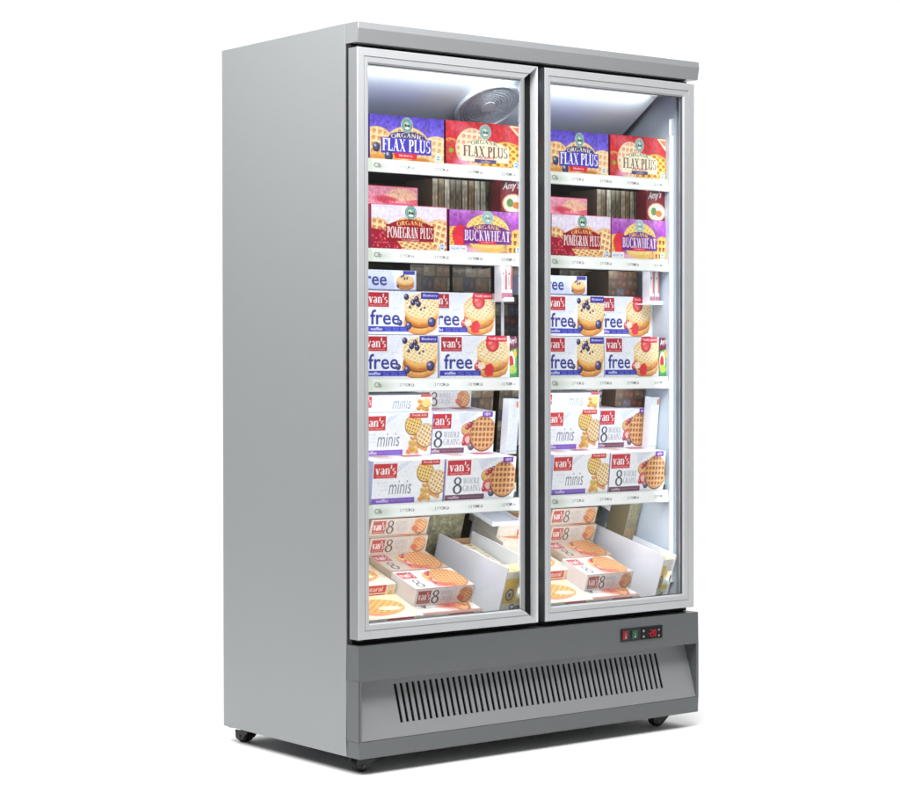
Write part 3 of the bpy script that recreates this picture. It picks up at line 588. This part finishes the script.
# ---- castors
def castor(x, y, rot):
    e = MB(); e.box(-.030, .030, -.034, .034, .0405, .0449); e.cyl((0, 0, .034), .016, .0065, 'z', 20)
    for a, b in ((-.020, -.0155), (.0155, .020)): e.prism_x([(-.026, .0345), (.022, .0345), (.020, .012), (.010, .006), (-.006, .010)], a, b)
    e.box(-.0155, .0155, -.024, .020, .0365, .0385)
    o = e.build('castor', M['plastic_b'], fr, bevel=.001); o.location = (x-W/2, y-.33, 0); o.rotation_euler = (0, 0, rot); o.scale = (1.15, 1.15, 1)
    w_ = MB(); w_.cyl((-.0135, .006, .0172), .0172, .027, 'x', 32); w_.build('wheel', M['black'], o, bevel=.003)
    for a in (-.0222, .0202):
        h = MB(); h.cyl((a, .006, .0172), .0035, .002, 'x', 10); h.build('axle_bolt', M['castor_metal'], o)
castor(.058, .062, R(80)); castor(.050, .615, R(10)); castor(1.150, .085, R(70)); castor(1.17, .61, R(10))

# ---- doors
def door(x0, x1, z0, z1, wl, wr, wt, wb, channel, label):
    d = bpy.data.objects.new('door', None); col.objects.link(d); d.parent = fr; d.location = (x0-W/2, -.338, -ZG)
    if label: d['label'] = label
    prof = [(0, .040), (0, .003), (.04, 0), (.5, 0), (.515, .0025), (.55, .0025), (.565, .0005), (.86, .0015), (.9, .004), (.955, .006), (1, .0085), (1, .012), (.55, .012), (.55, .0395), (0, .0399)]
    prof_r = prof if not channel else [(0, .040), (0, .002), (.008, 0), (.03, 0), (.03, .031), (.40, .031), (.8365, .005), (.8365, 0), (.955, 0), (.975, .002), (1, .005), (1, .0115), (.855, .0115), (.43, .0335), (.43, .0395), (0, .0399)]
    m = MB(); x0_, x1_ = 0, x1-x0
    def P(side, s, y):
        if side == 'corner_tl': return (x0_+s*wl, y, z1-s*wt)
        if side == 'corner_tr': return (x1_-s*wr, y, z1-s*wt)
        if side == 'corner_br': return (x1_-s*wr, y, z0+s*wb)
        return (x0_+s*wl, y, z0+s*wb)
    for a, b, pr_ in (('corner_tl', 'corner_tr', prof), ('corner_br', 'corner_bl', prof), ('corner_bl', 'corner_tl', prof), ('corner_tr', 'corner_br', prof_r)):
        for i in range(len(pr_)-1):
            (s0, y0), (s1, y1) = pr_[i], pr_[i+1]
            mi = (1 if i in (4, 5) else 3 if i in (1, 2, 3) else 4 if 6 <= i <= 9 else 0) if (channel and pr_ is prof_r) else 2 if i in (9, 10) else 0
            if a == 'corner_bl' and i == 0: mi = 4 if channel else 2
            m.quad(P(a, s0, y0), P(b, s0, y0), P(b, s1, y1), P(a, s1, y1), mi)
    if channel:   # closing walls on the two mitre planes
        for c_ in ('corner_tr', 'corner_br'):
            m.poly([P(c_, s, y) for s, y in ((.03, .0), (.5, 0), (.515, .0025), (.55, .0025), (.565, .0005), (.8365, .0014), (.8365, .005), (.40, .031), (.03, .031))], 0)
            m.poly([P(c_, s, y) for s, y in ((.8365, 0), (.955, 0), (.975, .002), (1, .005), (1, .0085), (.955, .006), (.9, .004), (.86, .0015), (.8365, .0014))], 0)
    f = m.build('door_frame', [M['alu'], M['hole'], M['dark'], M['grip'], M['edge']], d, recalc=False)
    bm = bmesh.new(); bm.from_mesh(f.data); bmesh.ops.remove_doubles(bm, verts=bm.verts, dist=1e-5); bm.to_mesh(f.data); bm.free()
    g = MB(); g.box(x0_+wl*.7, x1_-wr*(.93 if channel else .7), .0125, .0165, z0+wb*.7, z1-wt*.7); g.build('glass_pane', M['glass'], d)
    hx = .02 if channel else x1_-.02
    for zz in (z1+.0002, z0-.0062):
        h = MB(); h.cyl((hx, .022, zz), .006, .006, 'z', 14); h.build('hinge_pin', M['castor_metal'], d)
    return d
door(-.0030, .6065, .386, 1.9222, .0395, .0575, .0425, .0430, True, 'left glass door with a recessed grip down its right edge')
door(.6331, 1.2088, .386, 1.9222, .0245, .0460, .0425, .0430, False, 'right glass door with a dark strip down its left edge')

# ---- light fittings inside, with unseen fill bars added
def light_bar(x0, x1, y0, y1, z0, z1, ends=True):
    q = MB(); q.box(x0, x1, y0, y1, z0+.05, z1-.05); o = part(q, 'led_or_fill_tube', M['led'], bevel=.002)
    if ends:
        for a, b in ((z0, z0+.049), (z1-.049, z1)):
            q = MB(); q.box(x0-.002, x1+.001, y0-.001, y1+.001, a, b); q.build('lamp_holder', M['lamp_end'], o, bevel=.002)
    return o
light_bar(1.178, 1.186, .056, .066, .455, 1.825)
light_bar(.0405, .0485, .056, .066, .455, 1.825)  # this and the mullion tubes are out of view, put in for light
q = MB(); q.box(.612, .640, .0535, .075, .376, 1.895); part(q, 'centre_mullion', M['liner'])
light_bar(.6125, .6205, .0755, .0835, .455, 1.825); light_bar(.6315, .6395, .0755, .0835, .455, 1.825)
def area(name, loc, sx, sy, energy, target, colr=(1, 1, 1), spread=180):
    l = bpy.data.lights.new(name, 'AREA'); l.shape = 'RECTANGLE'; l.size = sx; l.size_y = sy; l.energy = energy; l.color = colr; l.spread = R(spread)
    o = bpy.data.objects.new(name, l); col.objects.link(o); o.location = loc
    from mathutils import Vector
    o.rotation_euler = (Vector(target)-Vector(loc)).to_track_quat('-Z', 'Y').to_euler(); return o
def added_fill_bar(y, z, en, dz=-.22, spr=180, nm='led_or_fill_tube'):  # bars added under shelves and header to brighten goods and cover
    for a, b in ((.05, .60), (.655, 1.12)):
        q = MB(); q.box(a, b, y-.004, y+.004, z-.004, z+.004); part(q, nm, M['led'], bevel=.001)
        area('interior_fill_light', ((a+b)/2, y+.006, z-.006), b-a, .012, en*LP, ((a+b)/2, y+.2, z+dz), (.93, .97, 1), spr)
LP = 1.0
for z_, e_ in ((1.622, .2), (1.385, .3), (1.040, .42), (.704, .95)): added_fill_bar(.091, z_, e_)
added_fill_bar(.058, 1.8905, .46, -.12, 120)
for x_ in (.055, .604, .648, 1.170): area('interior_fill_light', (x_, .057, 1.14), .012, 1.36, .2, (x_+(.02 if x_ in (.055, .648) else -.02), .4, 1.14), (.93, .97, 1))  # fill lamps along the upright tubes, brightening the bays and cover
# ---- shelves with price strips
price = art_price().final()
def strip_mesh(xl_, xa, xb, ztop, h=.036):
    vs, fs, cs = [], [], []
    grid_face(vs, fs, cs, price, (xa, .0795, ztop), (xb-xa, 0, 0), (0, -.004, -h))
    if xl_ < xa: flat_face(vs, fs, cs, [(xl_, .0755, ztop-h), (xa, .0755, ztop-h), (xa, .0795, ztop), (xl_, .0795, ztop)], (214, 224, 208))
    flat_face(vs, fs, cs, [(xa, .0795, ztop), (xb, .0795, ztop), (xb, .085, ztop), (xa, .085, ztop)], (225, 230, 225))
    flat_face(vs, fs, cs, [(xa, .0755, ztop-h), (xa, .085, ztop-h), (xb, .085, ztop-h), (xb, .0755, ztop-h)], (180, 186, 190))
    V_ = np.concatenate(vs); F_ = np.concatenate(fs); C_ = np.concatenate(cs); me = bpy.data.meshes.new('price_strip'); me.from_pydata(V_.tolist(), [], F_.tolist()); me.materials.append(M['print'])
    at = me.color_attributes.new('print', 'FLOAT_COLOR', 'POINT'); at.data.foreach_set('color', np.concatenate([C_, np.ones((len(C_), 1))], 1).astype(np.float32).ravel()); return me
SH = (1.646, 1.4085, 1.063, .727); TILT = (0, 0, 0, 6)
for k, z in enumerate(SH):
    for xa, xb, sa, sb in ((.0415, .6105, .1055, .6105), (.6415, 1.185, .727, 1.185)):
        q = MB(); tn_ = math.tan(R(TILT[k])); D_ = .36
        q.prism_x([(.086, z-.018), (.086, z-.002), (.086+D_, z-.002+D_*tn_), (.086+D_, z-.018+D_*tn_)], xa, xb)
        s_ = part(q, 'shelf', M['shelf'], bevel=.001)
        ps = bpy.data.objects.new('price_strip', strip_mesh(xa, sa, sb, z+.0015)); col.objects.link(ps); ps.parent = s_
        for xx in (xa+.001, xb-.005):
            b_ = MB(); b_.prism_x([(.10, z-.019), (.44, z-.045+D_*tn_), (.44, z-.019+.33*tn_)], xx, xx+.004); b_.build('shelf_bracket', M['shelf'], s_)
TH = R(19); OY, OZ = .085, .388
q = MB(); c_, s_ = math.cos(TH), math.sin(TH)
q.prism_x([(OY-.03*c_, OZ-.03*s_-.004), (OY+.44*c_, OZ+.44*s_-.004), (OY+.44*c_+.001, OZ+.44*s_-.001), (OY-.03*c_, OZ-.03*s_-.001)], .0415, 1.185)
part(q, 'sloping_base_shelf', M['floorp'])

# ------------------------------------------------------------------ goods
def F(a): return a.final()
CW, CH, CD = .248, .119, .12
card_top = F(art_card_top()); card_top2 = F(art_card_top((120, 60, 110)))
MESH = dict(
    flax_purple=carton_mesh('flax_purple', .246, .121, .06, F(art_flax_purple()), None, (88, 62, 160)),
    flax_red=carton_mesh('flax_red', .262, .122, .06, F(art_flax_red()), None, (120, 34, 40)),
    pome=carton_mesh('pome', .2535, .1205, .12, F(art_pome()), None, (190, 70, 100)),
    buck=carton_mesh('buck', .262, .1165, .06, F(art_buck()), None, (110, 30, 90)),
    free_blue=carton_mesh('free_blue', .246, .1175, .12, F(art_free_blue()), card_top2, (226, 230, 244)),
    free_straw=carton_mesh('free_straw', .246, .1175, .12, F(art_free_straw()), card_top, (226, 230, 244)),
    mini=carton_mesh('mini', .243, .1165, .12, F(art_mini()), card_top, (214, 214, 240)),
    eight=carton_mesh('eight', .245, .1165, .12, F(art_eight()), card_top, (230, 232, 244)),
    eight_end=carton_mesh('eight_end', .202, .05, .12, F(art_eight_end()), F(art_eight_top()), (228, 224, 224)),
    eight_tan=carton_mesh('eight_tan', .202, .05, .12, F(art_eight_end((206, 194, 178))), F(art_eight_top((204, 188, 168))), (196, 184, 168)),
    mini_end=carton_mesh('mini_end', .25, .046, .12, F(art_mini_end()), card_top, (214, 214, 240)),
    free_end=carton_mesh('free_end', .25, .055, .12, F(art_free_end()), None, (200, 206, 236)),
    pink_end=carton_mesh('pink_end', .25, .052, .12, F(art_pink_end()), None, (200, 120, 150)),
    amy=carton_mesh('amy', .09, .088, .045, F(art_amy()), None, (90, 20, 30)),
    veg=carton_mesh('veg', .07, .116, .05, F(art_veg()), None, (60, 90, 50)),
    spine=carton_mesh('spine', .019, .108, .032, F(art_spine()), None, (232, 230, 236)),
    butter=carton_mesh('butter', .208, .05, .14, F(art_butter_front()), F(art_butter_top()), (246, 240, 226)),
    wide=carton_mesh('wide', .203, .048, .36, F(art_butter_front()), F(art_eight_top()), (240, 240, 244)),
    cocoa=carton_mesh('cocoa', .1, .138, .05, F(art_cocoa()), None, (246, 226, 150), (246, 230, 170)),
    burrito=carton_mesh('burrito', .1, .095, .075, F(art_burrito()), F(art_burrito()), (240, 230, 190)),
    olive=carton_mesh('olive', .07, .035, .14, F(art_olive()), F(art_olive()), (120, 112, 80)),
    plain=carton_mesh('plain', .055, .155, .028, F(art_plain()), None, (236, 240, 246)),
    brown=carton_mesh('brown', .14, .32, .08, F(art_brown()), None, (70, 56, 40)),
    dim=carton_mesh('dim', .13, .075, .09, F(art_brown())[40:100], None, (84, 68, 52)),
    oliveb=carton_mesh('oliveb', .19, .19, .08, F(art_speck()), None, (112, 108, 84)),
)
STR = [carton_mesh('stripe%d' % i, .0205, .205, .12, F(art_stripe(c)), None, tuple(np.array(c)*.7)) for i, c in enumerate(((158, 150, 122), (104, 94, 70), (184, 182, 158), (128, 108, 76)))]
def RX(x, y, side): return x if side == 'left' else .739+(x-.107)*.885+(y-.09)*.22
NAMES = {'flax_purple': 'waffle_carton', 'flax_red': 'waffle_carton', 'pome': 'waffle_carton', 'buck': 'waffle_carton', 'free_blue': 'waffle_carton', 'free_straw': 'waffle_carton', 'mini': 'waffle_carton', 'eight': 'waffle_carton',
         'eight_end': 'flat_waffle_carton', 'eight_tan': 'flat_waffle_carton', 'mini_end': 'flat_waffle_carton', 'free_end': 'flat_waffle_carton', 'pink_end': 'flat_waffle_carton', 'butter': 'flat_waffle_carton', 'wide': 'flat_waffle_carton', 'amy': 'meal_carton', 'veg': 'vegetable_carton',
         'spine': 'slim_carton', 'cocoa': 'yellow_carton', 'burrito': 'burrito_carton', 'olive': 'olive_packet', 'plain': 'white_carton', 'brown': 'brown_carton', 'oliveb': 'olive_carton', 'dim': 'brown_carton'}
def put(key, side, xc, y, z, label, tilt=0, sx=1, group='cartons on the freezer shelves', rx=None, jit=.7, me=None):
    me = me or MESH[key]; o = bpy.data.objects.new(NAMES.get(key, key), me); col.objects.link(o)
    x = (rx if (rx is not None and side == 'right') else RX(xc, y, side)); k = .885 if side == 'right' else 1.0
    o.location = (x, y+(random.uniform(-.002, .002) if tilt == 0 else 0), z); o.scale = (sx*k, 1, 1); o.rotation_euler = (R(tilt), 0, R(random.uniform(-jit, jit)))
    tag(o, label+' behind the %s door' % side, 'carton', group); return o
for side in ('left', 'right'):
    z = SH[0]
    put('flax_purple', side, .230, .090, z, 'purple FLAX PLUS blueberry waffle carton on top shelf')
    put('flax_red', side, .494, .090, z, 'red FLAX PLUS waffle carton on top shelf', rx=1.0745, sx=1 if side == 'left' else .95)
    z = SH[1]
    put('pome', side, .238, .090, z, 'pale POMEGRAN PLUS waffle carton on second shelf')
    put('buck', side, .503, .090, z, 'violet BUCKWHEAT waffle carton on second shelf', rx=1.078, sx=1 if side == 'left' else .94)
    put('pink_end', side, .172, .135, z+.1215, 'flat pink waffle carton lying on the POMEGRAN PLUS carton')
    put('amy', side, .600, .093, z+.118, "small dark red meal carton on the BUCKWHEAT carton", rx=1.152)
    n = 12 if side == 'left' else 10
    for i in range(n):
        xx = .3775+.0212*i if side == 'left' else .983+.0190*i
        put('slim_carton', side, xx, .158, z, 'slim olive or beige carton standing in the second shelf row', group='slim cartons behind the %s door' % side, rx=xx, me=STR[(i*3+i//4) % 4], jit=.8)
    z = SH[2]
    put('free_blue', side, .209, .090, z, 'lower blueberry waffle carton lettered free on third shelf')
    put('free_straw', side, .462, .090, z, 'lower strawberry waffle carton lettered free on third shelf')
    put('free_blue', side, .2585, .150, z+.120, 'upper blueberry waffle carton lettered free on third shelf')
    put('free_straw', side, .467, .153, z+.120, 'upper strawberry waffle carton lettered free on third shelf', rx=1.078, sx=.97)
    put('free_end', side, .190, .165, z+.2395, 'flat carton lettered free topping the third shelf stack', jit=1)
    put('veg', side, .598, .0905, z, 'green and red meal carton at right of third shelf', rx=1.1755, sx=.5)
    xr_ = (.594, .6105) if side == 'left' else (1.146, 1.185)
    q = MB(); q.box(xr_[0]-.02, xr_[1], .10, .155, z+.214, z+.218); q.box(xr_[1]-.003, xr_[1], .145, .155, z, z+.2138); q.box(xr_[0]-.02, xr_[1], .10, .103, z+.2183, z+.226)
    o = q.build('display_riser', M['white']); tag(o, 'white display riser holding slim pink edged cartons behind the %s door' % side, 'riser', 'display risers')
    for i in range(2):
        put('spine', side, .582+.021*i, .108, z+.2183, '%s slim pink edged carton on the riser' % ('left' if i == 0 else 'right'), rx=1.146+.021*i)
    for i in range(2): put('brown', side, 0, .285, z, '%s tall dark brown carton at the back of the third shelf' % ('left' if i == 0 else 'right'), rx=None if side == 'left' else 1.00+.125*i).location.x = (.455+.15*i if side == 'left' else 1.00+.125*i)
    if side == 'left': put('brown', side, .765, .290, z, 'tall brown carton seen beyond the pink edged cartons')
    else: put('dim', side, 0, .165, z+.2385, 'small dark brown carton on the upper strawberry carton', rx=1.085)
    z = SH[3]; tt = math.tan(R(6)); zz = lambda y: z+(y-.086)*tt
    put('mini', side, .229, .090, zz(.09), 'lower minis waffle carton on fourth shelf', 6)
    put('eight', side, .477, .090, zz(.09), 'lower 8 whole grains waffle carton on fourth shelf', 6)
    dy = -.119*math.sin(R(6)); dz = .1175*math.cos(R(6))
    put('mini', side, .240, .170+dy, zz(.17)+dz, 'upper minis waffle carton on fourth shelf', 6, 1)
    put('eight', side, .462, .172+dy, zz(.172)+dz, 'upper 8 whole grains waffle carton on fourth shelf', 6, .97)
    put('mini_end', side, .243, .190+dy*2, zz(.19)+dz*2, 'flat minis carton topping the fourth shelf stack', 6)
    put('eight_end', side, .462, .262+dy*2, zz(.262)+dz*2, 'flat 8 whole grains carton behind the fourth shelf stack', 6)
    put('plain', side, .622 if side == 'left' else 0, .128, zz(.128)+dz-.0, 'tall plain white carton at right end of fourth shelf', 6, rx=1.1665, sx=.68)
    put('brown', side, .60, .285, zz(.285), 'tall dark brown carton at the back of the fourth shelf', 6, .9, rx=1.115).scale.z = .9
    if side == 'left': put('brown', side, .755, .285, zz(.285), 'tall brown carton seen beyond the tall white carton', 6).scale.z = .9
    else: put('dim', side, 0, .20+dy*2, zz(.20)+dz*2, 'small dark brown carton topping the fourth shelf stack', 6, rx=1.118)
    # bottle
    b = MB(); bx_ = .6035 if side == 'left' else 1.1775
    b.cyl((0, 0, 0), .0065, .062, 'z', 18); b.cyl((0, 0, .062), .0065, .014, 'z', 18, 0, .003); b.cyl((0, 0, .076), .003, .012, 'z', 14)
    o = b.build('sauce_bottle', M['bottle']); o.location = (bx_, .094, z+.001); tag(o, 'slim dark green bottle at right end of fourth shelf behind the %s door' % side, 'bottle', 'green bottles')
    c2 = MB(); c2.cyl((0, 0, .088), .0036, .007, 'z', 14); c2.build('cap', M['cap'], o); c3 = MB(); c3.cyl((0, 0, .016), .0067, .026, 'z', 18); c3.build('paper_label', M['bottle_label'], o)
    # ---- sloping base
    def fl(key, xc, ly, lz, label, sx=1, rx=None, jit=.6):
        y = OY+ly*c_-lz*s_; zq = OZ+ly*s_+lz*c_; return put(key, side, xc, y, zq, label, 19, sx, 'cartons on the sloping base', rx, jit)
    fl('wide', .357, -.02, .0, 'long flat carton under the 8 whole grains cartons')
    fl('eight_end', .358, .035, .0485, 'nearest flat 8 whole grains carton at the base')
    fl('eight_tan', .357, .157, .0485, 'second flat 8 whole grains carton at the base')
    fl('eight_tan', .356, .279, .0485, '8 whole grains carton lowest in the rear base stack')
    fl('eight_tan', .354, .272, .099, '8 whole grains carton in middle of rear base stack')
    fl('eight_tan', .356, .286, .1495, '8 whole grains carton topping the rear base stack')
    fl('butter', .149, -.022, .0, 'nearest flat butter waffle carton at the base')
    fl('butter', .149, .12, .03, 'second flat butter waffle carton at the base')
    fl('butter', .147, .262, .065, 'third flat butter waffle carton at the base')
    fl('butter', .145, .30, .1155, 'topmost flat butter waffle carton at the base')
    fl('olive', .505, .24, .0, 'olive vegetable packet beside the white tray', sx=.9)
    fl('oliveb', .545, .345, .0, 'big speckled olive carton at the back of the base', .95, 1.09)
    # tray
    wd = .125 if side == 'left' else .052
    q = MB(); hw = .13; wp = [(0, 0), (.32, 0), (.32, hw), (0, hw+.028)]; q.prism_x(wp, 0, .004); q.prism_x(wp, wd-.004, wd); q.box(.004, wd-.004, .316, .3199, 0, hw-.02, 1); q.box(.004, wd-.004, 0, .316, 0, .003); q.box(.004, wd-.004, 0, .003, .0031, .02)
    o = q.build('display_tray', [M['white'], M['kraft']]); o.rotation_euler = (TH, 0, 0); o.location = (.533 if side == 'left' else 1.128, OY, OZ)
    tag(o, 'open white card tray of burrito cartons on the base behind the %s door' % side, 'tray', 'white trays on the base')
    sxx = 1.12 if side == 'left' else .5; xm = .592; rxm = 1.128+.026
    fl('cocoa', xm, .006, .0045, 'yellow and white carton fronting the white tray', sxx, rxm, 0)
    for i in range(3): fl('burrito', xm, .062+.08*i, .0045, ['nearest', 'middle', 'farthest'][i]+' cream burrito carton in the white tray', sxx, rxm, 0)
    if side == 'right': put('oliveb', side, 0, OY+.19*c_-.11*s_, OZ+.19*s_+.11*c_, 'narrow speckled olive carton above the burrito tray', 19, .27, 'cartons on the sloping base', 1.156)
    # small upper tray at the back right
    q = MB(); w2 = .10 if side == 'left' else .05; q.box(0, .003, 0, .2, 0, .014); q.box(.0031, w2, 0, .2, 0, .003); q.box(w2, w2+.003, 0, .2, 0, .014); q.box(.0031, w2-.0001, 0, .003, .0031, .012)
    for lx in (.0, w2-.003): q.box(lx+.0002, lx+.003, .19, .1999, -.135, -.0001)
    o = q.build('raised_tray', M['white']); o.rotation_euler = (TH, 0, 0); yy = OY+.20*c_-.15*s_; o.location = (.632 if side == 'left' else 1.134, yy, OZ+.20*s_+.195*c_)
    tag(o, 'shallow raised white tray above the burrito tray behind the %s door' % side, 'tray', 'raised white trays')

# ------------------------------------------------------------------ lighting
world = bpy.data.worlds.new('World'); scene.world = world; world.use_nodes = True
nt = world.node_tree; N = nt.nodes; bg = N['Background']
tc = N.new('ShaderNodeTexCoord'); dp = N.new('ShaderNodeVectorMath'); dp.operation = 'DOT_PRODUCT'; dp.inputs[1].default_value = (.614, .789, 0)
mr = N.new('ShaderNodeMapRange'); mr.interpolation_type = 'SMOOTHSTEP'; mr.inputs[1].default_value = .6; mr.inputs[2].default_value = .9; mr.inputs[3].default_value = .2; mr.inputs[4].default_value = 1.25
nt.links.new(tc.outputs['Generated'], dp.inputs[0]); nt.links.new(dp.outputs['Value'], mr.inputs[0]); nt.links.new(mr.outputs[0], bg.inputs['Strength']); bg.inputs['Color'].default_value = (1, 1, 1, 1)
area('overhead_softbox', (2.3, 2.1, 5.5), 11, 11, 480, (2.3, 2.1, 0))
area('side_key_softbox', (-2.0, .1, 3.2), 1.4, 1.2, 80, (0, .35, 1.5))
area('front_key_softbox', (-.5, -1.45, 3.3), 2.2, 1.0, 118, (.6, 0, 1.7))

# ------------------------------------------------------------------ camera
cam = bpy.data.cameras.new('camera'); co = bpy.data.objects.new('camera', cam); col.objects.link(co)
from mathutils import Matrix, Vector
Fv = Vector((.61399, .78918, -.01465)).normalized(); Rv = Vector((.78925, -.61407, -.00134)); Rv = (Rv-Fv*Rv.dot(Fv)).normalized(); Uv = Rv.cross(Fv)
co.matrix_world = Matrix(((Rv.x, Uv.x, -Fv.x, -3.1549), (Rv.y, Uv.y, -Fv.y, -4.4463), (Rv.z, Uv.z, -Fv.z, 1.1051), (0, 0, 0, 1)))
cam.sensor_fit = 'HORIZONTAL'; cam.sensor_width = 36; cam.lens = 2102.8/900*36; cam.shift_x = 0; cam.shift_y = (393.78-400)/900; cam.clip_end = 500; cam.clip_start = .1
scene.camera = co
scene.view_settings.view_transform = 'Standard'; scene.view_settings.look = 'None'; scene.view_settings.exposure = 0; scene.view_settings.gamma = 1
